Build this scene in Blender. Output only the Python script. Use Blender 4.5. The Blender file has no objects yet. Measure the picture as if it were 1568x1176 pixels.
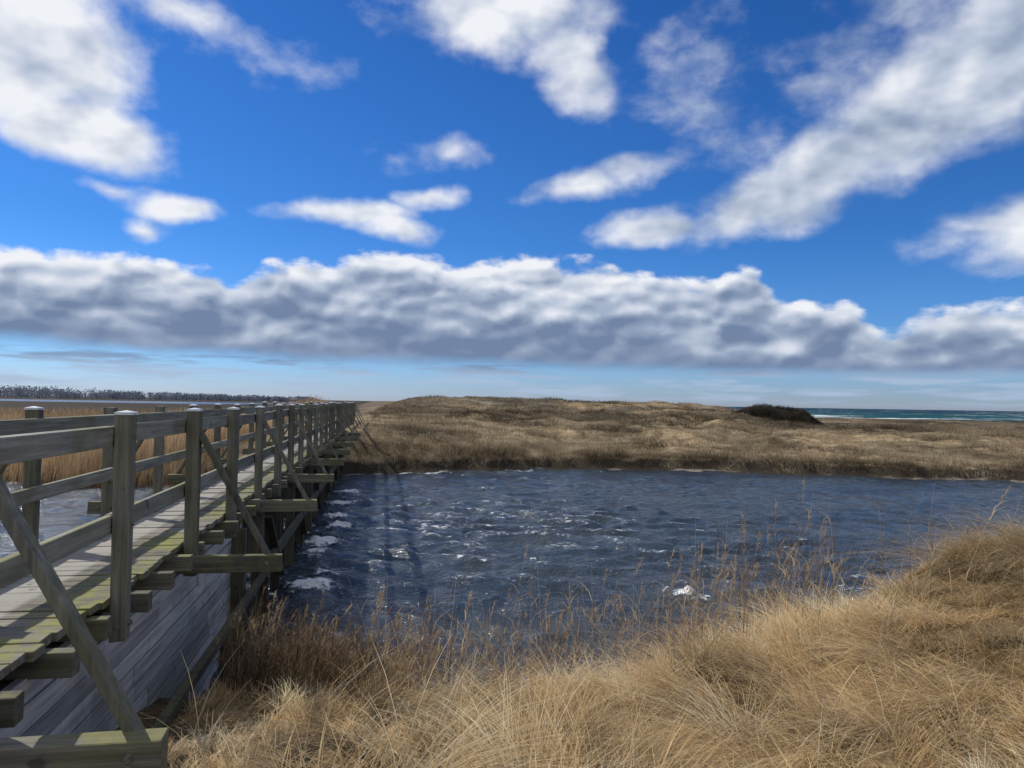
import bpy, math, numpy as np
from mathutils import Vector, Matrix
rng=np.random.default_rng(7)
scene=bpy.context.scene
scene.view_settings.view_transform='Standard'
scene.view_settings.look='None'
scene.view_settings.exposure=0
EYE=3.0
SUN_AZ=math.radians(-62); SUN_EL=math.radians(42)

# ---------------------------------------------------------------- helpers
def link(o,parent=None):
    scene.collection.objects.link(o)
    if parent: o.parent=parent
    return o
def empty(name,loc=(0,0,0),rot=0):
    e=bpy.data.objects.new(name,None); e.location=loc; e.rotation_euler=(0,0,rot); link(e); return e
def quads_mesh(name,co,quads,col=None,smooth=False):
    me=bpy.data.meshes.new(name)
    n=len(co); F=len(quads)
    me.vertices.add(n); me.vertices.foreach_set("co",np.asarray(co,dtype=np.float32).ravel())
    me.loops.add(4*F); me.loops.foreach_set("vertex_index",np.asarray(quads,dtype=np.int32).ravel())
    me.polygons.add(F); me.polygons.foreach_set("loop_start",np.arange(0,4*F,4,dtype=np.int32))
    if smooth: me.polygons.foreach_set("use_smooth",np.ones(F,dtype=bool))
    me.update(calc_edges=True)
    if col is not None:
        a=me.color_attributes.new("Col",'FLOAT_COLOR','POINT')
        c=np.ones((n,4),dtype=np.float32); c[:,:3]=col
        a.data.foreach_set("color",c.ravel())
    return me
def grid_mesh(name,xs,ys,zf,smooth=True):
    X,Y=np.meshgrid(xs,ys); Z=zf(X,Y)
    co=np.stack([X,Y,Z],-1).reshape(-1,3)
    nx=len(xs); ny=len(ys)
    i=np.arange(nx-1)[None,:]+np.arange(ny-1)[:,None]*nx
    q=np.stack([i,i+1,i+nx+1,i+nx],-1).reshape(-1,4)
    return quads_mesh(name,co,q,smooth=smooth)
_tab=rng.random((256,256))
def vnoise(x,y):
    xi=np.floor(x).astype(int); yi=np.floor(y).astype(int)
    fx=x-xi; fy=y-yi; fx=fx*fx*(3-2*fx); fy=fy*fy*(3-2*fy)
    g=lambda a,b:_tab[a&255,b&255]
    return (g(xi,yi)*(1-fx)+g(xi+1,yi)*fx)*(1-fy)+(g(xi,yi+1)*(1-fx)+g(xi+1,yi+1)*fx)*fy
def fbm(x,y,o=4):
    s=0;a=.5;t=0
    for k in range(o):
        s=s+a*vnoise(x*2**k+17.3*k,y*2**k+5.1*k); t+=a; a*=.5
    return s/t-.5
def sm(t):
    t=np.clip(t,0,1); return t*t*(3-2*t)

class NT:
    def __init__(s,t): s.t=t; s.n=t.nodes; s.l=t.links
    def new(s,ty,**k):
        n=s.n.new(ty)
        for a,b in k.items(): setattr(n,a,b)
        return n
    def put(s,sock,v):
        if v is None: return
        if isinstance(v,bpy.types.NodeSocket): s.l.new(v,sock)
        else: sock.default_value=v
    def m(s,op,a,b=None,c=None,clamp=False):
        n=s.new('ShaderNodeMath',operation=op,use_clamp=clamp)
        for i,v in enumerate((a,b,c)): s.put(n.inputs[i],v)
        return n.outputs[0]
    def vm(s,op,a,b=None,out=0):
        n=s.new('ShaderNodeVectorMath',operation=op)
        s.put(n.inputs[0],a); 
        if b is not None: s.put(n.inputs[1],b)
        return n.outputs[out]
    def noise(s,vec,scale,detail=4,rough=.5,out='Fac',dist=0):
        n=s.new('ShaderNodeTexNoise'); 
        if vec is not None: s.put(n.inputs['Vector'],vec)
        n.inputs['Scale'].default_value=scale; n.inputs['Detail'].default_value=detail
        n.inputs['Roughness'].default_value=rough; n.inputs['Distortion'].default_value=dist
        return n.outputs[out]
    def voro(s,vec,scale,smooth=.6):
        n=s.new('ShaderNodeTexVoronoi',voronoi_dimensions='2D',feature='SMOOTH_F1'); s.put(n.inputs['Vector'],vec)
        n.inputs['Scale'].default_value=scale; n.inputs['Smoothness'].default_value=smooth
        return n.outputs['Distance']
    def mr(s,v,a,b,c=0.,d=1.,smooth=True):
        n=s.new('ShaderNodeMapRange',interpolation_type='SMOOTHSTEP' if smooth else 'LINEAR')
        s.put(n.inputs['Value'],v)
        for k,x in zip(('From Min','From Max','To Min','To Max'),(a,b,c,d)): s.put(n.inputs[k],x)
        return n.outputs[0]
    def mix(s,f,a,b,blend='MIX'):
        n=s.new('ShaderNodeMix',data_type='RGBA',blend_type=blend)
        s.put(n.inputs[0],f)
        s.put(n.inputs[6],a if isinstance(a,bpy.types.NodeSocket) else (*a,1)); s.put(n.inputs[7],b if isinstance(b,bpy.types.NodeSocket) else (*b,1))
        return n.outputs[2]
    def ramp(s,v,stops,interp='LINEAR'):
        n=s.new('ShaderNodeValToRGB'); r=n.color_ramp; r.interpolation=interp
        while len(r.elements)<len(stops): r.elements.new(.5)
        for e,(p,c) in zip(r.elements,stops):
            e.position=p; e.color=(*c,1) if len(c)==3 else c
        s.put(n.inputs[0],v); return n.outputs[0]
    def mapping(s,vec,scale=(1,1,1),loc=(0,0,0),rot=(0,0,0),ty='POINT'):
        n=s.new('ShaderNodeMapping',vector_type=ty); s.put(n.inputs[0],vec)
        n.inputs['Location'].default_value=loc; n.inputs['Rotation'].default_value=rot; n.inputs['Scale'].default_value=scale
        return n.outputs[0]
def material(name):
    m=bpy.data.materials.new(name); m.use_nodes=True; m.node_tree.nodes.clear()
    return m,NT(m.node_tree)
def finish(nt,color,rough=.8,bump=None,bstr=.5,bdist=.02,spec=.3,metal=0):
    p=nt.new('ShaderNodeBsdfPrincipled'); nt.put(p.inputs['Base Color'],color if isinstance(color,bpy.types.NodeSocket) else (*color,1))
    nt.put(p.inputs['Roughness'],rough); nt.put(p.inputs['Specular IOR Level'],spec); p.inputs['Metallic'].default_value=metal
    if bump is not None:
        b=nt.new('ShaderNodeBump'); b.inputs['Strength'].default_value=bstr; b.inputs['Distance'].default_value=bdist
        nt.put(b.inputs['Height'],bump); nt.l.new(b.outputs[0],p.inputs['Normal'])
    o=nt.new('ShaderNodeOutputMaterial'); nt.l.new(p.outputs[0],o.inputs[0]); return p

# ---------------------------------------------------------------- sky
w=bpy.data.worlds.new("World"); scene.world=w; w.use_nodes=True
G=NT(w.node_tree); G.n.clear(); W=G
tc=W.new('ShaderNodeTexCoord'); s3=W.new('ShaderNodeSeparateXYZ'); W.l.new(tc.outputs['Generated'],s3.inputs[0])
az=W.m('MULTIPLY',W.m('ARCTAN2',s3.outputs[0],s3.outputs[1]),180/math.pi)
el=W.m('MULTIPLY',W.m('ARCSINE',s3.outputs[2]),180/math.pi)
cb=W.new('ShaderNodeCombineXYZ'); W.l.new(az,cb.inputs[0]); W.l.new(el,cb.inputs[1]); P=cb.outputs[0]
wn=G.noise(P,.13,4,.55,'Color'); wn=G.vm('SUBTRACT',wn,(.5,.5,.5)); Pw=G.vm('ADD',P,G.vm('MULTIPLY',wn,(6,2.8,0)))
blobs=[(-34.2,21.6,8.0,5.6,0,2.2),(-30.6,17.2,6.0,2.6,-6,2.0),(-24.5,25.2,6,1.6,-8,.5),(-18.6,23.4,5,1.0,3,.35),
(-1.5,28.4,10.5,3.6,-4,1.4),(4.4,25.0,4.8,3.2,-35,1.15),(11.7,24.2,3.8,3.2,0,.35),(15,21.5,4,2.2,-30,.3),
(11.4,13.4,6.4,1.7,4,1.5),(17.8,14.4,6.6,2.7,12,1.6),(23.3,16.6,7.0,3.3,26,1.6),(28.4,19.4,8,4.2,30,1.7),(33,22.2,8,4.8,30,1.8),(37,26,8,4.5,30,1.5),
(28,26,9,3,20,.65),(21,22,6,2,25,.3),
(4.8,16.5,4.8,1.5,8,1.1),(8.8,17.7,4.2,1.4,10,.85),(-5.2,18.3,2.8,1.5,0,.8),(-8.5,18.2,2.2,1,0,.35),
(-13,13.9,5.6,1.2,4,1.15),(-6.7,15.3,2.6,1.0,0,.95),(-9.4,13.0,3.4,1.3,-8,1.15),
(-24.5,13.2,3.8,1.0,-2,1.15),(-26.5,11.7,1.8,.8,0,.85),(-29.1,13.9,2.2,.6,3,.6),(34.4,11.8,5.8,2.9,5,1.2),(48,14,12,4,0,1),(-50,20,14,8,0,1.5)]
F=None
for (a,e,ra,re,tl,wt) in blobs:
    mp=G.mapping(Pw,(ra,re,1),(a,e,0),(0,0,math.radians(tl)),'TEXTURE')
    ln=G.vm('LENGTH',mp,out=1)
    f=G.m('MULTIPLY_ADD',ln,-wt,wt)
    F=f if F is None else G.m('SMOOTH_MAX',F,f,.2)
F=G.m('MAXIMUM',F,-1.5)
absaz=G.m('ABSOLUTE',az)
F_fill=G.m('ADD',G.m('MAXIMUM',G.mr(absaz,62,100),G.mr(el,40,58)),-.75)  # unseen cloud bank beside, behind and overhead, added to lift ambient light
F=G.m('MAXIMUM',F,G.m('MULTIPLY',F_fill,2.0))
n1=G.noise(G.mapping(P,(1,1.5,1)),.17,8,.55); n1c=G.m('SUBTRACT',n1,.5)
He=G.m('ADD',F,G.m('MULTIPLY',n1c,2.2))
de=G.mr(He,-.14,1.0)
wv=G.vm('MULTIPLY',wn,(5.0,3.2,0)); 
def bill(p):
    q=G.vm('ADD',G.mapping(p,(.72,1.45,1)),wv)
    return G.m('MULTIPLY_ADD',G.voro(q,.66,.5),-.42,G.m('MULTIPLY',G.voro(q,.25,.7),-1.0))
Bh=bill(P); Bs=bill(G.vm('ADD',P,(-.42,.62,0)))
prof=[(-60,9),(-34.5,9.2),(-27,9.4),(-22.5,9.5),(-20.8,8.4),(-18,9.5),(-14,10.3),(-11,11.3),(-5,11.1),(0.8,11.0),(4,10.6),(10.7,10.1),(14.5,9.0),(17.8,9.8),(20,7.7),(24,7.0),(26.8,5.3),(28.5,6.4),(31,6.8),(34.5,6.4),(60,6)]
tr=G.ramp(G.m('DIVIDE',G.m('ADD',az,60),120),[((a+60)/120,(v/20,)*3) for a,v in prof],'EASE')
sp=G.new('ShaderNodeSeparateColor'); G.l.new(tr,sp.inputs[0]); top=G.m('MULTIPLY',sp.outputs[0],20)
base=G.m('MULTIPLY_ADD',az,-.019,2.6)
nb=G.noise(G.mapping(P,(.8,1.45,1)),.42,7,.6); nbc=G.m('SUBTRACT',nb,.5)
nb2=G.noise(G.mapping(P,(.5,1.5,1)),.12,2,.5); nb2c=G.m('SUBTRACT',nb2,.5)
tb=G.m('ADD',G.m('MULTIPLY',G.m('SUBTRACT',top,el),.6),G.m('ADD',G.m('MULTIPLY',nbc,2.0),G.m('MULTIPLY_ADD',Bh,1.2,.8)))
bb=G.m('ADD',G.m('SUBTRACT',el,base),G.m('ADD',G.m('MULTIPLY',nb2c,1.4),G.m('MULTIPLY',nbc,.7)))
db=G.m('MULTIPLY',G.mr(tb,-.12,.6),G.mr(bb,-.35,1.0))
ns=G.noise(G.mapping(P,(.20,2.0,1),(3,1,0)),.55,5,.6)
ds=G.m('MULTIPLY',G.mr(ns,.44,.62,0,.85),G.m('MULTIPLY',G.mr(el,.0,.7),G.mr(el,2.6,3.8,1,0)))
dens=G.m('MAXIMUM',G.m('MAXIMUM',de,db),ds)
litb=G.m('ADD',G.m('SUBTRACT',Bh,Bs),G.m('MULTIPLY',nbc,.55))
rel=G.m('DIVIDE',G.m('SUBTRACT',el,base),G.m('SUBTRACT',top,base))
inband=G.mr(el,11.3,13.0,1,0)
relw=G.m('ADD',rel,G.m('ADD',G.m('MULTIPLY',nb2c,1.5),G.m('MULTIPLY',n1c,.6)))
t_band=G.m('ADD',G.m('MULTIPLY',G.m('MULTIPLY',litb,1.05),G.mr(rel,0,.45,.3,1)),G.ramp(relw,[(0,(.02,)*3),(.28,(.11,)*3),(.55,(.38,)*3),(.82,(.68,)*3),(1,(.80,)*3)]))
t_band=G.m('ADD',t_band,G.mr(tb,.9,0,0,.2))
def shn(p): 
    return G.noise(G.mapping(p,(1,1.6,1)),.17,3,.5)
lit=G.m('SUBTRACT',shn(P),shn(G.vm('ADD',P,(-.8,1.2,0))))
t_blob=G.m('SUBTRACT',G.m('MULTIPLY_ADD',lit,1.6,.90),G.m('MULTIPLY',G.mr(He,.7,2.4),.16))
t_blob=G.m('SUBTRACT',t_blob,G.mr(az,-8,25,0,.27))
t=G.m('ADD',G.m('MULTIPLY',t_band,inband),G.m('MULTIPLY',t_blob,G.m('SUBTRACT',1,inband)),clamp=True)
ccol=G.ramp(t,[(0,(1.7,2.35,3.8)),(.3,(2.9,3.65,5.1)),(.6,(5.1,5.8,7.1)),(1,(8.7,8.9,9.4))])
low=G.mr(el,1.8,3.0,1,0)
ccol=G.mix(G.m('MULTIPLY',low,.8),ccol,(4.6,5.8,7.6))
ccol=G.mix(G.mr(absaz,60,100),ccol,(9.5,9.6,9.8))  # added fill clouds out of view are brightened to near white
sky=W.new('ShaderNodeTexSky',sky_type='NISHITA',sun_disc=False); sky.sun_elevation=SUN_EL; sky.sun_rotation=SUN_AZ
sky.air_density=1.0; sky.dust_density=.3; sky.ozone_density=2.5; sky.altitude=0
tint=W.ramp(W.mr(el,0,30,0,1,False),[(0,(.56,.72,1.22)),(.12,(.38,.70,1.24)),(.4,(.22,.58,1.10)),(1,(.16,.50,1.02))])
skc=W.mix(1.0,sky.outputs[0],tint,'MULTIPLY')
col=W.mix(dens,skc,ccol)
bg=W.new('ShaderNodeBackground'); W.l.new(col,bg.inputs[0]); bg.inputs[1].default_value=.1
wo=W.new('ShaderNodeOutputWorld'); W.l.new(bg.outputs[0],wo.inputs[0])

sd=Vector((math.sin(SUN_AZ)*math.cos(SUN_EL),math.cos(SUN_AZ)*math.cos(SUN_EL),math.sin(SUN_EL)))
sl=bpy.data.lights.new("sun",'SUN'); sl.energy=5.0; sl.angle=math.radians(.5); sl.color=(1,.95,.87)
so=bpy.data.objects.new("sun",sl); so.rotation_euler=sd.to_track_quat('Z','Y').to_euler(); so.location=(-50,20,60); link(so)

# ---------------------------------------------------------------- camera
cam=bpy.data.cameras.new("camera"); cam.sensor_width=36; cam.lens=26.2; cam.clip_end=20000; cam.clip_start=.05
co=bpy.data.objects.new("camera",cam)
co.matrix_world=Matrix.Translation((0,0,EYE))@Matrix.Rotation(math.radians(90+1.46),4,'X')@Matrix.Rotation(math.radians(.92),4,'Z')
link(co); scene.camera=co

# ---------------------------------------------------------------- terrain
def bridge_x(y): return -.1746*y-2.25
def shore(x): return np.interp(x,[-200,-80,-30,-14,-9,-7,-2,3,10,21,40,80,300],[40,30,26,24.5,25.5,29,32,34.2,33.6,31.2,29,30,50])+fbm(x*.35,x*0+3.3,3)*2.6+fbm(x*1.6,x*0+8.3,2)*1.0
def terr(x,y):
    x=np.asarray(x,float); y=np.asarray(y,float)
    zc=np.interp(x,[-8,-3,-2,-1.3,-.4,.35,1.5,2.3,3.7,4.8,8,20],[.3,.6,.48,.4,.45,.58,.80,1.0,1.30,1.6,1.8,1.9])
    z0=np.interp(x,[-8,-3,0,4,10],[1.3,1.38,1.38,1.45,1.7])
    zb=z0+(zc-z0)*sm((y-2.6)/3.7)
    yc=np.interp(x,[-30,-8,-2,0,3,5,10,30],[5,5.5,6.2,6.3,6.7,7.8,9.5,12])+fbm(x*.8,x*0+9,3)*.8
    zb=zb-np.clip(y-yc,0,None)*.5
    zb=zb+(fbm(x*.9,y*.9,3)*.6)*sm((6.5-np.abs(y-3))/4)*np.clip(.35+(x+3)/4,.35,1)
    zb=np.maximum(zb,-1.3)
    ys=shore(x); dd=y-ys; u=x/np.maximum(y,1)
    crest=np.interp(u,[-.25,-.1,.1,.22,.28,.34,.40,.7,1.5],[3.5,3.6,3.45,3.2,2.6,1.75,1.35,1.15,1.1])
    mid=np.minimum(1.95,np.maximum(crest-.2,1.12))
    zf=np.where(dd<12,np.interp(dd,[-8,-1,0,.5,1.0,5,12],[-1.3,-.25,.02,.12,.5,.8,1.2]),
        np.where(dd<45,1.2+(mid-1.2)*sm((dd-12)/33),mid+(crest-mid)*sm((dd-45)/45)))
    bx=bridge_x(y); side=np.where(x>bx,9.,3.2)
    mk=np.exp(-((x-bx)/side)**2)*sm((dd+.3)/4.5)
    zf=zf+np.maximum(0,1.72-zf)*mk
    rt=1-.75*sm((u-.28)/.1)
    hm=(fbm(x*.3,y*.22,4)*1.4*sm((dd-2)/9))*sm((420-y)/200)+fbm(x*.06,y*.06,3)*1.2*rt*sm((dd-25)/50)*sm((300-y)/100)
    hm=hm*np.where(dd>30,np.minimum(1,rt),1)*(1-.8*mk)
    zf=zf+hm
    lm=sm((bx-3.5-x)/6)*1.0
    lm=np.maximum(lm,sm((-u-.12)/.1)*sm((y-60)/60))
    zm=np.where(dd<0,np.maximum(dd*.4,-1.3),.32*sm(dd/1.5))+fbm(x*.1,y*.1,3)*.15
    lake=sm((-x-130)/40)*sm((y-330)/40)*sm((560-y)/40)
    zm=zm-lake*.9
    zf=zf*(1-lm)+zm*lm
    sea=sm((y-128)/45)*sm((u+.02)/.1)
    zf=zf*(1-sea)-3*sea
    back=sm((y-14)/4)
    return zb*(1-back)+zf*back
def spaced(lo,hi,step,outlo,outhi,gr=1.07):
    a=list(np.arange(lo,hi,step)); s=step; v=hi
    while v<outhi: a.append(v); s*=gr; v+=s
    a.append(outhi); s=step; v=lo-step; b=[]
    while v>outlo: b.append(v); s*=gr; v-=s
    b.append(outlo); return np.array(b[::-1]+a)
xs=spaced(-14,26,.16,-5000,5000,1.045); ys_=spaced(0,40,.16,-60,7000,1.03)
ground=bpy.data.objects.new("ground",grid_mesh("ground",xs,ys_,terr)); link(ground)
m,N=material("ground_grass_and_mud")
geo=N.new('ShaderNodeNewGeometry'); sp=N.new('ShaderNodeSeparateXYZ'); N.l.new(geo.outputs['Position'],sp.inputs[0])
pos=geo.outputs['Position']
n_a=N.noise(pos,.09,6,.6); n_b=N.noise(pos,1.3,6,.65); n_c=N.noise(pos,12,5,.7); n_d=N.noise(N.mapping(pos,(1,.55,1)),.22,5,.6)
grass=N.ramp(n_b,[(.3,(.10,.072,.042)),(.5,(.20,.15,.09)),(.7,(.34,.27,.17))])
heath=N.ramp(n_b,[(.3,(.055,.045,.032)),(.55,(.115,.092,.062)),(.75,(.21,.17,.12))])
far=N.mr(sp.outputs[1],44,75); gr=N.mix(N.m('MULTIPLY',far,N.mr(n_a,.40,.52)),grass,heath)
gr=N.mix(1,gr,N.ramp(n_d,[(.36,(.42,.41,.37)),(.5,(.92,.92,.89)),(.62,(1.35,1.32,1.25))]),'MULTIPLY')
near=N.mr(sp.outputs[1],9,14,1,0); gr=N.mix(near,gr,N.ramp(n_c,[(.3,(.07,.047,.025)),(.6,(.19,.13,.065)),(.8,(.32,.23,.13))]))
sand=N.mix(N.m('MULTIPLY',N.mr(N.noise(N.mapping(pos,(.03,.09,.1)),1,5,.6),.60,.68),N.m('MULTIPLY',far,.6)),gr,(.36,.31,.25))
marsh=N.m('MULTIPLY',N.mr(N.m('ADD',sp.outputs[0],N.m('MULTIPLY',sp.outputs[1],.15)),-12,-3,1,0),N.mr(sp.outputs[1],20,24))
sand=N.mix(marsh,sand,N.ramp(N.noise(N.mapping(pos,(.01,.03,.1)),1,5,.6),[(.35,(.07,.052,.037)),(.5,(.12,.09,.062)),(.65,(.19,.145,.10))]))
mud=N.ramp(n_c,[(.3,(.020,.016,.012)),(.7,(.055,.043,.031))])
lowf=N.mr(N.m('ADD',sp.outputs[2],N.m('MULTIPLY',N.m('SUBTRACT',n_b,.5),.5)),.38,.62)
cc=N.mix(lowf,mud,sand)
strand=N.m('MULTIPLY',N.mr(N.m('ADD',sp.outputs[2],N.m('MULTIPLY',N.m('SUBTRACT',n_b,.5),.5)),.03,.12,1,0),N.mr(N.noise(pos,.3,3,.6),.48,.60))
cc=N.mix(N.m('MULTIPLY',strand,N.mr(sp.outputs[1],20,24,0,.9)),cc,(.25,.23,.19))
finish(N,cc,.95,N.m('ADD',n_b,N.m('MULTIPLY',n_c,.4)),.8,.25,.1); ground.data.materials.append(m)

# ---------------------------------------------------------------- river water
kk=[]
for i in range(64):
    lam=rng.uniform(.24,1.4); th=math.radians(90+rng.normal(-22,38)); amp=.0066*lam**.85*rng.uniform(.5,1)
    kk.append((2*math.pi/lam*math.cos(th),2*math.pi/lam*math.sin(th),amp,rng.uniform(0,6.28)))
foams=[(-3.15,11.9,.30,1.4),(-3.05,12.7,.2,1.1),(-3.85,15.4,.30,1.4),(-4.8,21.5,.36,1.2),(-4.0,17.5,.28,1.2),(2.75,11.7,.15,1.15),(3.0,11.4,.11,1.0),(2.5,12.0,.10,.8),(-.9,25.5,.16,.9),(-1.6,25,.12,.8),(.45,14.2,.09,.9),(-4.4,19,.27,1.2),(-2.2,9.3,.16,.8),(-.5,19.5,.11,.8),(1.3,21,.10,.8),(-3.7,14.3,.22,1.1),(-5.2,24,.4,1.1)]
def chop(x,y):
    e=sm((x+30)/15)*sm((60-x)/20)
    c=np.exp(-((x+1.5)/6)**2-((y-19)/9)**2)
    return e*(.8+.6*c)
def wz(x,y):
    wx=x+fbm(x*.25,y*.25,3)*2.2; wy=y+fbm(x*.25+50,y*.25+9,3)*2.2
    z=0
    for a,b,am,p in kk: 
        s=np.sin(a*wx+b*wy+p); z=z+am*(s+.4*s*s)
    md=.55+1.2*np.clip(fbm(x*.16+7,y*.16,3)+.35,0,1)
    z=z*chop(x,y)*md
    for fx,fy,r,a in foams: z=z+.07*a*np.exp(-((x-fx)**2+(y-fy)**2)/(2*r*r))*(1.9*vnoise(x*11,y*11)-.2)
    return z
wxs=spaced(-13,26,.065,-260,120,1.08); wys=spaced(6,35.5,.065,2,95,1.08)
wm=grid_mesh("river_water",wxs,wys,wz)
X,Y=np.meshgrid(wxs,wys); Zw=wz(X,Y)
fo=np.zeros_like(X)
for fx,fy,r,a in foams: fo=np.maximum(fo,.95*a*np.exp(-((X-fx)**2+(Y-fy)**2)/(2*(r*1.1)**2)))
jet=np.exp(-((X+.1746*Y-.3)/2.6)**2)*sm((Y-9)/4)*sm((31-Y)/6)
st=np.clip(fbm(X*.5+Y*.1,Y*2.2,5)*3.6-.12,0,1)
fo=np.maximum(fo,jet*st*.85)
fo=np.maximum(fo,np.clip((Zw-.045)*14,0,1)*.58)
sh=Y-shore(X); fo=np.maximum(fo,np.exp(-((sh+.2)/.2)**2)*.85*(fbm(X*.9,X*0+2.,3)>.04)*((X>-9)&(X<1)))
at=wm.attributes.new("foam",'FLOAT','POINT'); at.data.foreach_set("value",fo.ravel().astype(np.float32))
river=bpy.data.objects.new("river_water",wm); link(river)
m,N=material("river_water")
geo=N.new('ShaderNodeNewGeometry'); pos=geo.outputs['Position']
fa=N.new('ShaderNodeAttribute',attribute_name='foam')
r1=N.noise(N.mapping(pos,(1,1.9,1),rot=(0,0,.25)),6.5,4,.6,dist=.6); r2=N.noise(N.mapping(pos,(1,1.8,1),rot=(0,0,-.2)),2.6,3,.5)
big=N.noise(N.mapping(pos,(.6,1.4,1)),.35,3,.5)
fn=N.noise(N.mapping(pos,(1,1.8,1)),6,7,.8)
ff=N.mr(N.m('ADD',fa.outputs['Fac'],N.m('MULTIPLY',N.m('SUBTRACT',fn,.5),2.4)),.60,1.0)
base=N.mix(ff,N.mix(N.mr(big,.35,.65),(.016,.024,.031),(.033,.044,.050)),(.70,.72,.73))
p=finish(N,base,N.mr(ff,0,1,.12,.8),N.m('ADD',N.m('MULTIPLY',r1,.7),r2),1.0,.09,.6)
p.inputs['IOR'].default_value=1.38
wm.materials.append(m)

m,N=material("sea_water")
geo=N.new('ShaderNodeNewGeometry'); pos=geo.outputs['Position']; sp=N.new('ShaderNodeSeparateXYZ'); N.l.new(pos,sp.inputs[0])
wc=N.noise(N.mapping(pos,(.035,.05,.1),rot=(0,0,.12)),1,6,.7); wc2=N.noise(N.mapping(pos,(.15,.3,1)),1,4,.6)
wc3=N.noise(N.mapping(pos,(.012,.010,.1)),1,3,.7)
surf=N.mr(sp.outputs[1],200,380,.05,0)
ff=N.mr(N.m('ADD',N.m('ADD',N.m('MULTIPLY',wc,.6),N.m('MULTIPLY',wc3,.4)),N.m('ADD',surf,N.m('MULTIPLY',N.m('SUBTRACT',wc2,.5),.3))),.575,.62)
bs=N.mix(N.mr(sp.outputs[1],180,1000),(.018,.080,.088),(.005,.025,.058)); bs=N.mix(N.mr(wc2,.4,.6),bs,(.010,.042,.062))
finish(N,N.mix(ff,bs,(.8,.82,.82)),.85,wc2,.6,.4,.02)
sea=bpy.data.objects.new("sea",grid_mesh("sea",np.linspace(-20,12000,60),np.geomspace(118,14000,60),lambda x,y:x*0-.01)); sea.data.materials.append(m); link(sea)
m,N=material("lake_water"); geo=N.new('ShaderNodeNewGeometry')
finish(N,(.03,.045,.06),.25,N.noise(geo.outputs['Position'],2,3),.5,.1,.5)
lake=bpy.data.objects.new("lake",grid_mesh("lake",np.linspace(-1500,-110,20),np.linspace(310,600,10),lambda x,y:x*0+.0)); lake.data.materials.append(m); link(lake)

# ---------------------------------------------------------------- grass
m_gr,N=material("dry_grass_blades")
va=N.new('ShaderNodeVertexColor',layer_name='Col')
d=N.new('ShaderNodeBsdfDiffuse'); tl=N.new('ShaderNodeBsdfTranslucent'); ms=N.new('ShaderNodeMixShader'); ms.inputs[0].default_value=.36
N.l.new(va.outputs[0],d.inputs[0]); N.l.new(va.outputs[0],tl.inputs[0]); N.l.new(d.outputs[0],ms.inputs[1]); N.l.new(tl.outputs[0],ms.inputs[2])
o=N.new('ShaderNodeOutputMaterial'); N.l.new(ms.outputs[0],o.inputs[0])

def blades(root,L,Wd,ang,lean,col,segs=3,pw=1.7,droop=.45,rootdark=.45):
    n=len(L); t=np.linspace(0,1,segs+1)[None,:]
    hx=(lean*L)[:,None]*t**pw
    px=root[:,0:1]+np.cos(ang)[:,None]*hx; py=root[:,1:2]+np.sin(ang)[:,None]*hx
    pz=root[:,2:3]+L[:,None]*t*(1-droop*np.clip(lean,0,1.7)[:,None]*t)
    wa=rng.uniform(0,math.pi,n); ww=Wd[:,None]*.5*(1-.85*t**1.5)
    dx=np.cos(wa)[:,None]*ww; dy=np.sin(wa)[:,None]*ww*.5
    A=np.stack([px-dx,py-dy,pz],-1); B=np.stack([px+dx,py+dy,pz],-1)
    co=np.stack([A,B],2).reshape(n,-1,3)
    q0=np.array([[2*i,2*i+1,2*i+3,2*i+2] for i in range(segs)])
    q=(q0[None]+ (np.arange(n)*(2*(segs+1)))[:,None,None]).reshape(-1,4)
    sh=(rootdark+(1-rootdark)*t**.6)  # colour darkens toward the root, painting shade into the gaps between blades
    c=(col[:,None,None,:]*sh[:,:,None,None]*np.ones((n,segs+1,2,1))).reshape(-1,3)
    return co.reshape(-1,3),q,np.clip(c,0,.85)
def join(parts):
    cs=[];qs=[];cc=[];off=0
    for a,b,c in parts: cs.append(a);qs.append(b+off);cc.append(c);off+=len(a)
    return np.concatenate(cs),np.concatenate(qs),np.concatenate(cc)
def mkgrass(name,parts):
    c,q,k=join(parts); me=quads_mesh(name,c,q,k); me.materials.append(m_gr); o=bpy.data.objects.new(name,me); link(o); return o
PAL=np.array([(.70,.48,.24),(.82,.64,.38),(.55,.37,.17),(.38,.25,.12),(.86,.76,.54),(.64,.47,.26)])
def pick(n,pal=PAL,p=None): return pal[rng.choice(len(pal),n,p=p)]*rng.uniform(.75,1.15,(n,1))

def excluded(x,y,m=-1.45):
    lat=(x+.1746*y)/1.015
    return (lat<m)&(lat>-3.2)
nt_=4300
tx=rng.uniform(-7,12,nt_); ty=rng.uniform(1.2,11,nt_)
yc=np.interp(tx,[-8,-2,0,3,5,10],[6.4,7.0,7.0,7.3,8.6,10.5])
keep=(ty<yc)&(np.hypot(tx,ty)>1.9)&~excluded(tx,ty,-1.3)
tx,ty=tx[keep],ty[keep]; K=len(tx)
nb_=78
tang=fbm(tx*.6,ty*.6,2)*14+rng.normal(0,.4,K)-.8
size=np.clip(1+2.2*fbm(tx*.85+3,ty*.85,2),.45,1.6)
wallside=np.clip(((tx+.1746*ty)+1.5)/1.3,.45,1)
tL=rng.uniform(.28,.60,K)*size*wallside*np.interp(np.hypot(tx,ty),[1.9,3.5],[.6,1])
tcol=pick(K,PAL,[.28,.24,.16,.08,.14,.10]); tlean=rng.uniform(.7,1.8,K)
shade=np.clip(1.03+fbm(tx*1.3,ty*1.3+30,3)*2.4,.36,1.5)
idx=np.repeat(np.arange(K),nb_); n=len(idx)
r=.11*np.sqrt(rng.random(n)); a=rng.uniform(0,6.28,n)
rx=tx[idx]+r*np.cos(a); ry=ty[idx]+r*np.sin(a)
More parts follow.
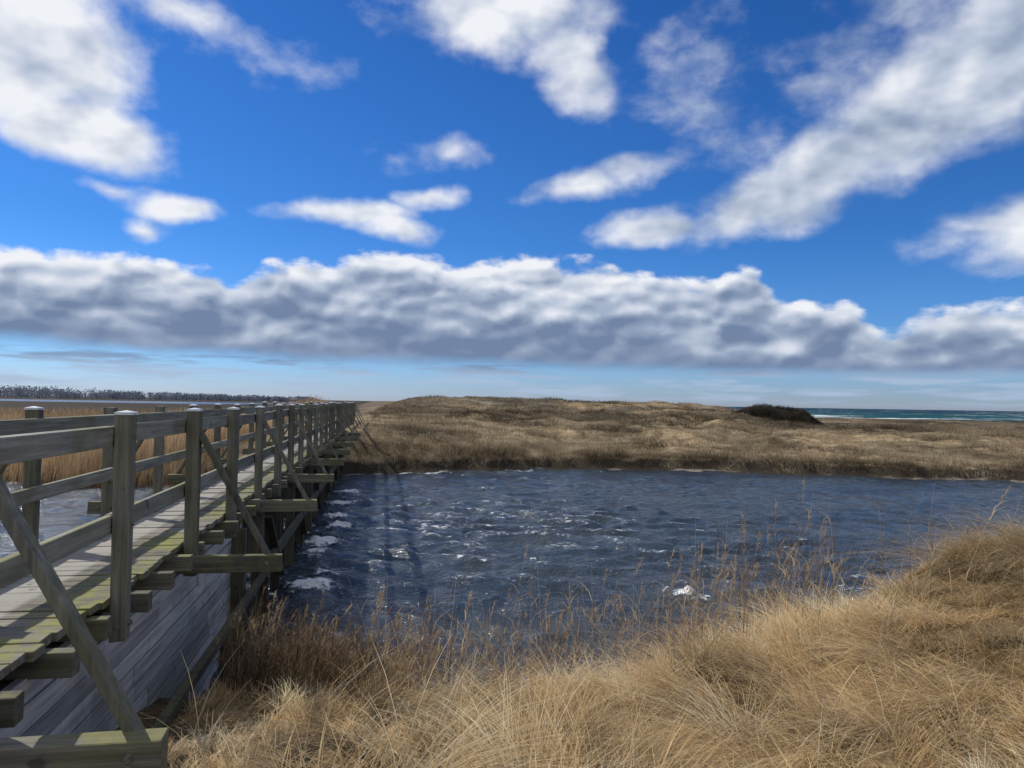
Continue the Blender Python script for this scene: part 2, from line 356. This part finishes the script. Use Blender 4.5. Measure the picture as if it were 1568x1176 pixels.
ok=~excluded(rx,ry); idx,rx,ry,r,a=idx[ok],rx[ok],ry[ok],r[ok],a[ok]; n=len(idx)
root=np.stack([rx,ry,terr(rx,ry)-.02],-1)
L=tL[idx]*rng.uniform(.55,1.15,n)
ang=tang[idx]+rng.normal(0,.4,n); mixr=rng.random(n)<.25; ang=np.where(mixr,a,ang)
lean=np.clip(tlean[idx]*rng.uniform(.6,1.3,n),.1,1.75)
col=.72*tcol[idx]*shade[idx][:,None]+.28*pick(n)
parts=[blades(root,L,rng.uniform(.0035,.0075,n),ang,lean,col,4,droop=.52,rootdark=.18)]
n=4500; rx=rng.uniform(-5,10,n); ry=rng.uniform(2.6,9,n); yl=np.interp(rx,[-8,-2,0,3,5,10],[6.4,6.9,6.9,7.2,8.5,10.5]); k=(ry<yl)&~excluded(rx,ry,-.9)&(np.hypot(rx,ry)>3.4); rx,ry=rx[k],ry[k]; n=len(rx)
root=np.stack([rx,ry,terr(rx,ry)],-1)
parts.append(blades(root,rng.uniform(.3,.65,n),rng.uniform(.0025,.0045,n),rng.normal(-.3,1.2,n),rng.uniform(.4,1.4,n),pick(n,PAL,[.2,.3,.05,.05,.35,.05])*1.05,4))
mkgrass("dry_dune_grass",parts)

parts=[]
n=4400; rx=np.concatenate([rng.normal(-1.8,.45,3000),rng.uniform(-2.2,4.0,n-3000)]); ry=rng.uniform(6.0,8.6,n)
k=~excluded(rx,ry,-1.25)&(terr(rx,ry)>-.7); rx,ry=rx[k],ry[k]; n=len(rx)
left=rx<-1.1; kp=left|(rng.random(n)<np.interp(rx,[-1,2.6,3.2],[.9,.7,.1])); rx,ry,left=rx[kp],ry[kp],left[kp]; n=len(rx)
root=np.stack([rx,ry,terr(rx,ry)],-1)
L=np.where(left,rng.uniform(.35,1.1,n),rng.uniform(.5,1.4,n)); an=rng.normal(0,1.3,n); le=rng.uniform(.03,.35,n)
cr=pick(n,np.array([(.36,.24,.13),(.48,.34,.19),(.20,.13,.08),(.60,.47,.29)])); cr=cr*np.where(left,.55,1)[:,None]
parts.append(blades(root,L,rng.uniform(.0035,.0065,n),an,le,cr,3))
sel=rng.random(n)<.14; q=np.where(sel)[0]; rp=np.repeat(q,24); nn=len(rp); tt=rng.uniform(.84,1.0,nn)
hx=le[rp]*L[rp]*tt**1.7
pr=np.stack([root[rp,0]+np.cos(an[rp])*hx,root[rp,1]+np.sin(an[rp])*hx,root[rp,2]+L[rp]*tt*(1-.45*le[rp]*tt)],-1)
parts.append(blades(pr,rng.uniform(.03,.07,nn),rng.uniform(.004,.008,nn),rng.normal(0,1,nn),rng.uniform(.3,1.2,nn),pick(nn,np.array([(.38,.27,.16),(.50,.38,.25)])),2,rootdark=.9))
rp=np.repeat(np.arange(n),3); nn=len(rp); tt=rng.uniform(.2,.8,nn); hx=le[rp]*L[rp]*tt**1.7
pr=np.stack([root[rp,0]+np.cos(an[rp])*hx,root[rp,1]+np.sin(an[rp])*hx,root[rp,2]+L[rp]*tt*(1-.45*le[rp]*tt)],-1)
parts.append(blades(pr,rng.uniform(.12,.3,nn),rng.uniform(.004,.009,nn),rng.uniform(0,6.28,nn),rng.uniform(.5,1.4,nn),cr[rp]*1.05,3,rootdark=.9))
mkgrass("waterside_reeds",parts)

FP=np.array([(.42,.325,.20),(.52,.41,.265),(.31,.235,.145),(.20,.155,.095),(.58,.485,.345)])
parts=[]
K=7500; tx=rng.uniform(-12,62,K); dd=rng.uniform(0,1,K)**1.5*48+.5; ty=shore(tx)+dd
k=(tx>bridge_x(ty)+1.5); tx,ty,dd=tx[k],ty[k],dd[k]; K=len(tx); nb_=26
idx=np.repeat(np.arange(K),nb_); n=len(idx); r=rng.uniform(.25,.5,K)[idx]*np.sqrt(rng.random(n)); a=rng.uniform(0,6.28,n)
rx=tx[idx]+r*np.cos(a)*1.3; ry=ty[idx]+r*np.sin(a); root=np.stack([rx,ry,terr(rx,ry)-.02],-1)
tl_=rng.uniform(.15,.5,K)*np.clip(1+2.6*fbm(tx*.35,ty*.3,2),.3,1.9); tcol=pick(K,FP)
heath=sm((ty-46)/18)[:,None]*.45; tcol=tcol*(1-heath)
tcol=tcol*np.clip(1+fbm(tx*.25,ty*.2+9,3)*3.8,.28,1.6)[:,None]
L=tl_[idx]*rng.uniform(.6,1.2,n)
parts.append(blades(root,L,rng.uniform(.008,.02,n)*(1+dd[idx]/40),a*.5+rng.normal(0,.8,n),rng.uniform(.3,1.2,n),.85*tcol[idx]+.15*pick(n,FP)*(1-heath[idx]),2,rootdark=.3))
n=26000; rx=rng.uniform(-8,60,n); ry=shore(rx)+rng.uniform(.9,2.1,n); k=rx>bridge_x(ry)+1.2; rx,ry=rx[k],ry[k]; n=len(rx); root=np.stack([rx,ry,terr(rx,ry)],-1)
parts.append(blades(root,rng.uniform(.15,.5,n)*np.clip(1+3.2*fbm(rx*.8,ry*0,2),.1,2),rng.uniform(.01,.02,n),rng.normal(-1.57,.7,n),rng.uniform(.4,1.3,n),pick(n,FP)*.8,2,droop=.55,rootdark=.25))
mkgrass("far_bank_grass",parts)
K=10500; u=rng.uniform(-.36,1.0,K); ty=rng.uniform(60,150,K); tx=u*ty; k=(tx>bridge_x(ty)+2)|(tx<bridge_x(ty)-3); tx,ty=tx[k],ty[k]; K=len(tx); idx=np.repeat(np.arange(K),9); n=len(idx)
rx=tx[idx]+rng.normal(0,.5,n); ry=ty[idx]+rng.normal(0,.4,n); zz=terr(rx,ry); root=np.stack([rx,ry,zz-.02],-1)
c=pick(K,FP*.56)[idx]*np.clip(1+fbm(rx*.09,ry*.05+9,3)*3.4,.3,1.8)[:,None]
L=rng.uniform(.15,.45,n)*np.clip(1+2.0*fbm(rx*.15,ry*.15+4,2),.25,2.2)*(1-.5*sm((rx/ry-.3)/.08))
L=np.where(zz>.12,L,.01)
mkgrass("dune_grass",[blades(root,L,rng.uniform(.04,.08,n),rng.uniform(0,6.28,n),rng.uniform(.2,.9,n),c,1)])
RP=np.array([(.50,.35,.20),(.58,.43,.26),(.38,.25,.14),(.46,.32,.18)])
n=70000; ry=24+rng.random(n)**1.8*75; rx=bridge_x(ry)-3.2-rng.random(n)*ry*.9
k=(ry>shore(rx)+.1); rx,ry=rx[k],ry[k]; n=len(rx); root=np.stack([rx,ry,terr(rx,ry)-.05],-1)
L=rng.uniform(.9,1.5,n)*(1+.6*fbm(rx*.15,ry*.15,2)); L=L*np.clip(.55+(ry-shore(rx))/4,.5,1)
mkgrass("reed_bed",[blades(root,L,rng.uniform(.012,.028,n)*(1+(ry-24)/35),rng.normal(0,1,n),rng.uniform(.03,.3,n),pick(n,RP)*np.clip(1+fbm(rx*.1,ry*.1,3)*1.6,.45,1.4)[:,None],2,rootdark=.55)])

n=34000; ux=rng.uniform(-1,1,n); th=rng.uniform(0,math.pi,n); rr=rng.random(n)**.4
env=(1-np.abs(ux)**3.2)*(1+.3*fbm(ux*5,ux*0+3,3))
bx,by=28.1,79.0; gx=bx+ux*4.9; gy=by+np.cos(th)*1.7*rr*env
t0=terr(gx,gy); hh=np.clip(np.interp(ux,[-1,-.2,.4,1],[3.3,3.4,3.25,2.9])-t0,.5,None)
gz=t0+np.sin(th)*hh*rr*env
mkgrass("dark_dune_shrub",[blades(np.stack([gx,gy,gz-.2],-1),rng.uniform(.15,.42,n),rng.uniform(.02,.045,n),rng.uniform(0,6.28,n),rng.uniform(.1,.9,n),pick(n,np.array([(.10,.082,.065),(.145,.12,.09),(.07,.06,.05)]))*np.clip(1+2*fbm(gx*1.3,gz*2,2),.5,1.5)[:,None],1)])

T=260
az_=np.radians(np.concatenate([rng.uniform(-40,-22,150),rng.uniform(-22,-14.5,80),rng.uniform(-70,-40,30)])); D=rng.uniform(820,1000,T)
H=np.interp(np.degrees(az_),[-40,-34,-30,-26,-20,-14.5],[15,14.5,10.5,9,7,5.5])*rng.uniform(.55,1.15,T)
crn=[]
for i in range(T):
    cx,cy=D[i]*math.sin(az_[i]),D[i]*math.cos(az_[i]); k=130; h=H[i]; wd=h*rng.uniform(.6,1.8)
    th=rng.uniform(0,6.28,k); ph=rng.uniform(-1.2,1.57,k); rr=rng.random(k)**.5
    x=cx+wd*np.cos(th)*np.cos(ph)*rr; y=cy+wd*np.sin(th)*np.cos(ph)*rr; z=h*.45+h*.45*np.sin(ph)*rr+rng.normal(0,.3,k)
    crn.append(np.stack([x,y,z],-1)); crn.append(np.array([[cx,cy,0]]*3))
P_=np.concatenate(crn); n=len(P_); isT=P_[:,2]==0
mkgrass("distant_tree_line",[blades(P_,np.where(isT,7,rng.uniform(.9,2.2,n)),np.where(isT,.9,rng.uniform(.6,1.6,n)),rng.uniform(0,6.28,n),rng.uniform(.1,.8,n)*(~isT),pick(n,np.array([(.17,.20,.25),(.20,.22,.27),(.14,.17,.21)])),1,rootdark=.9)])  # bluish grey crowns have distance haze painted into their colour

# ---------------------------------------------------------------- timber footbridge
def wood(name,axis,c0,c1,c2,moss=0.,strip=False):
    m,N=material(name); tc=N.new('ShaderNodeTexCoord'); ob=tc.outputs['Object']
    sc={'x':(1.2,28,28),'y':(28,1.2,28),'z':(28,28,1.2)}[axis]
    gn=N.noise(N.mapping(ob,sc),1,5,.65); big=N.noise(ob,1.1,4,.6); fine=N.noise(ob,9,5,.7)
    rnd=N.new('ShaderNodeNewGeometry').outputs['Random Per Island']
    c=N.ramp(gn,[(.3,c0),(.5,c1),(.72,c2)])
    c=N.mix(1,c,N.ramp(rnd,[(0,(.62,.62,.62)),(1,(1.25,1.22,1.18))]),'MULTIPLY')
    c=N.mix(N.mr(big,.52,.72,0,.55),c,(.06,.056,.047))
    ge=N.new('ShaderNodeNewGeometry'); s=N.new('ShaderNodeSeparateXYZ'); N.l.new(ge.outputs['Normal'],s.inputs[0])
    if moss>0:
        up=N.mr(s.outputs[2],.2,.8,.45,1)
        mf=N.m('MULTIPLY',N.mr(N.m('ADD',N.m('MULTIPLY',big,.5),N.m('MULTIPLY',fine,.5)),.42,.57),N.m('MULTIPLY',up,moss))
        if strip:
            so_=N.new('ShaderNodeSeparateXYZ'); N.l.new(ob,so_.inputs[0])
            ed=N.mr(so_.outputs[0],-2.12,-1.75,.06,1)
            ed2=N.mr(so_.outputs[0],-2.85,-2.6,.8,0)
            mf=N.m('MULTIPLY',mf,N.m('MAXIMUM',ed,ed2))
            pale=N.m('MULTIPLY',N.mr(so_.outputs[0],-2.42,-2.36),N.mr(so_.outputs[0],-2.12,-2.06,1,0))
            c=N.mix(N.m('MULTIPLY',pale,.6),c,N.mix(fine,(.28,.26,.225),(.42,.395,.355)))
        c=N.mix(mf,c,N.mix(fine,(.08,.085,.022),(.26,.255,.075)))
    knots=N.noise(N.mapping(ob,(3,3,3)),2.3,2,.5); c=N.mix(N.mr(knots,.68,.74,0,.6),c,(.03,.025,.02))
    finish(N,c,.85,N.m('ADD',gn,N.m('MULTIPLY',fine,.3)),.7,.008,.25)
    return m
w_x=wood("weathered_timber_cross",'x',(.055,.052,.043),(.11,.105,.088),(.19,.18,.15),.6); w_y=wood("weathered_timber_rail",'y',(.10,.102,.094),(.19,.193,.178),(.30,.30,.275),.55); w_z=wood("weathered_timber_post",'z',(.055,.056,.05),(.115,.115,.10),(.19,.188,.165),.35)
w_deck=wood("mossy_deck_boards",'x',(.065,.060,.05),(.145,.134,.114),(.24,.225,.195),1.0,True)
w_wall=wood("pale_grey_planking",'y',(.22,.217,.21),(.37,.368,.36),(.50,.495,.49),.15)
w_dark=wood("wet_dark_timber",'z',(.025,.023,.02),(.055,.05,.042),(.10,.09,.075),.3)
m_cap,N=material("post_cap_metal"); tc=N.new('ShaderNodeTexCoord'); finish(N,N.ramp(N.noise(tc.outputs['Object'],14,4,.7),[(.3,(.38,.42,.45)),(.7,(.68,.71,.73))]),.45,metal=.2,spec=.5)
m_bolt,N=material("rusty_bolt"); tc=N.new('ShaderNodeTexCoord'); finish(N,N.ramp(N.noise(tc.outputs['Object'],60,3,.6),[(.3,(.06,.05,.045)),(.7,(.25,.23,.2))]),.6,metal=.3)

bridge=empty("timber_footbridge",rot=math.radians(9.9))
class Part:
    def __init__(s): s.v=[];s.f=[]
    def box(s,x0,x1,y0,y1,z0,z1,j=0):
        b=len(s.v); J=lambda:rng.normal(0,j) if j else 0
        for z in (z0,z1):
            for x,y in ((x0,y0),(x1,y0),(x1,y1),(x0,y1)): s.v.append((x+J(),y+J(),z+J()))
        s.f+=[(b,b+3,b+2,b+1),(b+4,b+5,b+6,b+7),(b,b+1,b+5,b+4),(b+1,b+2,b+6,b+5),(b+2,b+3,b+7,b+6),(b+3,b,b+4,b+7)]
    def beam(s,p,q,w,h,up=(0,1,0)):
        p=Vector(p);q=Vector(q);d=(q-p).normalized();u=Vector(up);r=d.cross(u).normalized();u=r.cross(d)
        b=len(s.v)
        for o in (p,q):
            for a,c in ((-1,-1),(1,-1),(1,1),(-1,1)): s.v.append(tuple(o+r*a*w/2+u*c*h/2))
        s.f+=[(b,b+3,b+2,b+1),(b+4,b+5,b+6,b+7),(b,b+1,b+5,b+4),(b+1,b+2,b+6,b+5),(b+2,b+3,b+7,b+6),(b+3,b,b+4,b+7)]
    def pyr(s,x,y,z,h0,w,h):
        s.box(x-w,x+w,y-w,y+w,z,z+h0); b=len(s.v); e=w*.98
        s.v+=[(x-e,y-e,z+h0+.001),(x+e,y-e,z+h0+.001),(x+e,y+e,z+h0+.001),(x-e,y+e,z+h0+.001),(x,y,z+h0+h)]
        s.f+=[(b,b+1,b+4),(b+1,b+2,b+4),(b+2,b+3,b+4),(b+3,b,b+4)]
    def cyl(s,c,r,l,axis):
        b=len(s.v); k=8
        for e in (0,1):
            for i in range(k):
                a=6.283*i/k; ca,sa=r*math.cos(a),r*math.sin(a)
                s.v.append((c[0]+(ca if axis=='y' else e*l),c[1]+(e*l if axis=='y' else ca),c[2]+sa))
        s.f+=[tuple(b+i for i in range(k)),tuple(b+k+i for i in range(k))[::-1]]+[(b+i,b+(i+1)%k,b+k+(i+1)%k,b+k+i) for i in range(k)]
    def make(s,name,mat,bev=.004,parent=bridge):
        me=bpy.data.meshes.new(name); me.from_pydata(s.v,[],s.f); me.materials.append(mat); me.update()
        import bmesh
        bm=bmesh.new(); bm.from_mesh(me); bmesh.ops.recalc_face_normals(bm,faces=bm.faces); bm.to_mesh(me); bm.free()
        o=bpy.data.objects.new(name,me); link(o,parent)
        if bev:
            b=o.modifiers.new("bevel",'BEVEL'); b.width=bev; b.segments=1; b.limit_method='ANGLE'
        return o
SP=1.777; S0=5.06; ks=list(range(-4,24)); RX=-1.6; LX=-2.86; DZ=1.75; SEND=S0+23*SP; PH=.05
posts=Part(); caps=Part(); rails=Part(); deck=Part(); joists=Part(); outr=Part(); brace=Part(); bolts=Part(); piles=Part(); walls=Part(); dark=Part()
for k in ks:
    s=S0+k*SP
    for X0,sg in ((RX,1),(LX,-1)):
        jx,jy,jz=rng.normal(0,.007),rng.normal(0,.012),rng.normal(0,.014)
        x=X0+jx; top=2.885+jz
        posts.box(x-PH,x+PH,s-PH+jy,s+PH+jy,DZ-.27,top,.0035)
        if rng.random()<.85: caps.pyr(x,s+jy,top+.001,.016,.056,.014)
        for z in (2.75,2.2): bolts.cyl((x+sg*(PH-.002),s+jy,z),.012,sg*.014,'x')
        bolts.cyl((x+sg*(PH-.002),s+jy,DZ-.17),.016,sg*.018,'x'); bolts.cyl((x,s+jy-PH,DZ-.18),.014,-.014,'y')
        if k%2:
            xe=X0+sg*.78
            outr.box(min(X0-sg*.5,xe),max(X0-sg*.5,xe),s-.15,s-.056,1.515,1.665,.004)
            brace.beam((X0+sg*.075,s-.02,2.68),(X0+sg*.67,s-.02,1.60),.045,.085,(0,1,0))
            bolts.cyl((xe-sg*.12,s-.149,1.6),.018,-.016,'y')
for X0,sg in ((RX,1),(LX,-1)):
    xi=X0-sg*(PH+.026)
    for (za,zb) in ((2.69,2.81),(2.14,2.258)):
        for k in range(-4,23,2):
            ya=S0+k*SP+.003; yb=min(S0+(k+2)*SP-.003,SEND+.1); j=rng.normal(0,.006)
            rails.box(xi-.0235,xi+.0235,ya,yb,za+j,zb+j,.004)
y=S0-4.3*SP
while y<SEND+.4:
    wd=.142; e=rng.normal(0,.014)
    deck.box(LX+.13-.1+e,RX-.055+e,y,y+wd,DZ-.045+rng.normal(0,.003),DZ+rng.normal(0,.003),.002); y+=wd+rng.uniform(.007,.015)
y=S0-4*SP+.3
while y<SEND:
    e=rng.uniform(-.05,.05); joists.box(LX-.1+e,RX+.09+e,y-.045,y+.045,DZ-.175,DZ-.05,.002); y+=SP/3
for x in (-2.65,-2.25,-1.85): joists.box(x-.05,x+.05,S0-4*SP,SEND,DZ-.36,DZ-.195)
WX=-1.74; z=-.7
while z<1.50:
    y=-3+rng.uniform(-1.5,0)
    while y<9.45:
        l=rng.uniform(1.1,2.2); y2=min(y+l,9.45); o_=rng.normal(0,.006)
        walls.box(WX-.03,WX+.02+o_,y,y2-.008,z,z+.122,.0015); y=y2
        if y>=9.44: break
    z+=.135
walls.box(WX-.06,WX-.035,-3,9.4,-.7,1.5)
outw=Part(); outw.box(-1.50,-1.43,5.4,10.4,.68,.76); outw.box(-1.72,-1.56,9.3,9.42,-.8,1.45)
for s in (7.7,9.3,10.3): outw.box(-1.50,-1.42,s-.04,s+.04,-1.2,.675)
for k in range(3,18):
    s=S0+k*SP
    for x in ((RX+.02),(LX-.02),(-2.2)):
        piles.box(x-.07,x+.07,s-.07,s+.07,-1.4,1.46,.004)
    if k%2: piles.beam((RX+.12,s+.1,1.42),(RX+.12,s+SP-.1,.3),.05,.11,(1,0,0))
piles.box(RX+.095,RX+.165,S0+3*SP-.3,S0+17*SP,.72,.86)
y=S0+2.6*SP
while y<S0+13.5*SP:
    if (int((y-S0)/SP)%3)!=1: dark.box(-2.42,-2.37,y,y+.17,-.8,rng.uniform(1.0,1.12))
    y+=.18
posts.make("posts",w_z); caps.make("post_caps",m_cap,0); rails.make("rails",w_y); deck.make("deck_boards",w_deck,.003); joists.make("joists",w_x)
outr.make("outriggers",w_x); brace.make("braces",w_z); bolts.make("bolts",m_bolt,0); piles.make("piles",w_dark); dark.make("sluice_boards",w_dark)
ret=empty("plank_retaining_wall",rot=math.radians(9.9)); walls.make("planks",w_wall,.003,ret); outw.make("waler_and_posts",w_dark,.004,ret)

def house(name,azd,D,wd,h,white):
    e=empty(name,(D*math.sin(math.radians(azd)),D*math.cos(math.radians(azd)),.3),rng.uniform(-.5,.5))
    p=Part(); d=wd*.35; p.box(-wd/2,wd/2,-d,d,0,h)
    mw,N=material(name+"_wall"); tc=N.new('ShaderNodeTexCoord'); finish(N,N.mix(N.noise(tc.outputs['Object'],.5),white,tuple(c*.8 for c in white)),.9)
    p.make("walls",mw,0,e); r=Part(); b=wd/2+.4; dd=d+.5
    r.v=[(-b,-dd,h),(b,-dd,h),(b,dd,h),(-b,dd,h),(-b,0,h*1.9),(b,0,h*1.9)]; r.f=[(0,1,5,4),(2,3,4,5),(0,4,3),(1,2,5),(0,3,2,1)]
    mr_,N=material(name+"_roof"); tc=N.new('ShaderNodeTexCoord'); finish(N,N.mix(N.noise(tc.outputs['Object'],1.),(.12,.12,.13),(.2,.17,.17)),.9)
    r.make("roof",mr_,0,e)
    q=Part(); 
    for i in range(4): q.box(-wd/2+wd*(i+.6)/4.5,-wd/2+wd*(i+.6)/4.5+1,-d-.05,-d-.01,h*.35,h*.75)
    mg,N=material(name+"_window"); finish(N,(.03,.035,.04),.2); q.make("windows",mg,0,e)
house("farmhouse",-19.2,880,11,3.0,(.6,.58,.55)); house("farmhouse.001",-17.6,900,10,2.8,(.35,.27,.24)); house("farmhouse.002",-16.2,860,8,2.6,(.6,.58,.55))
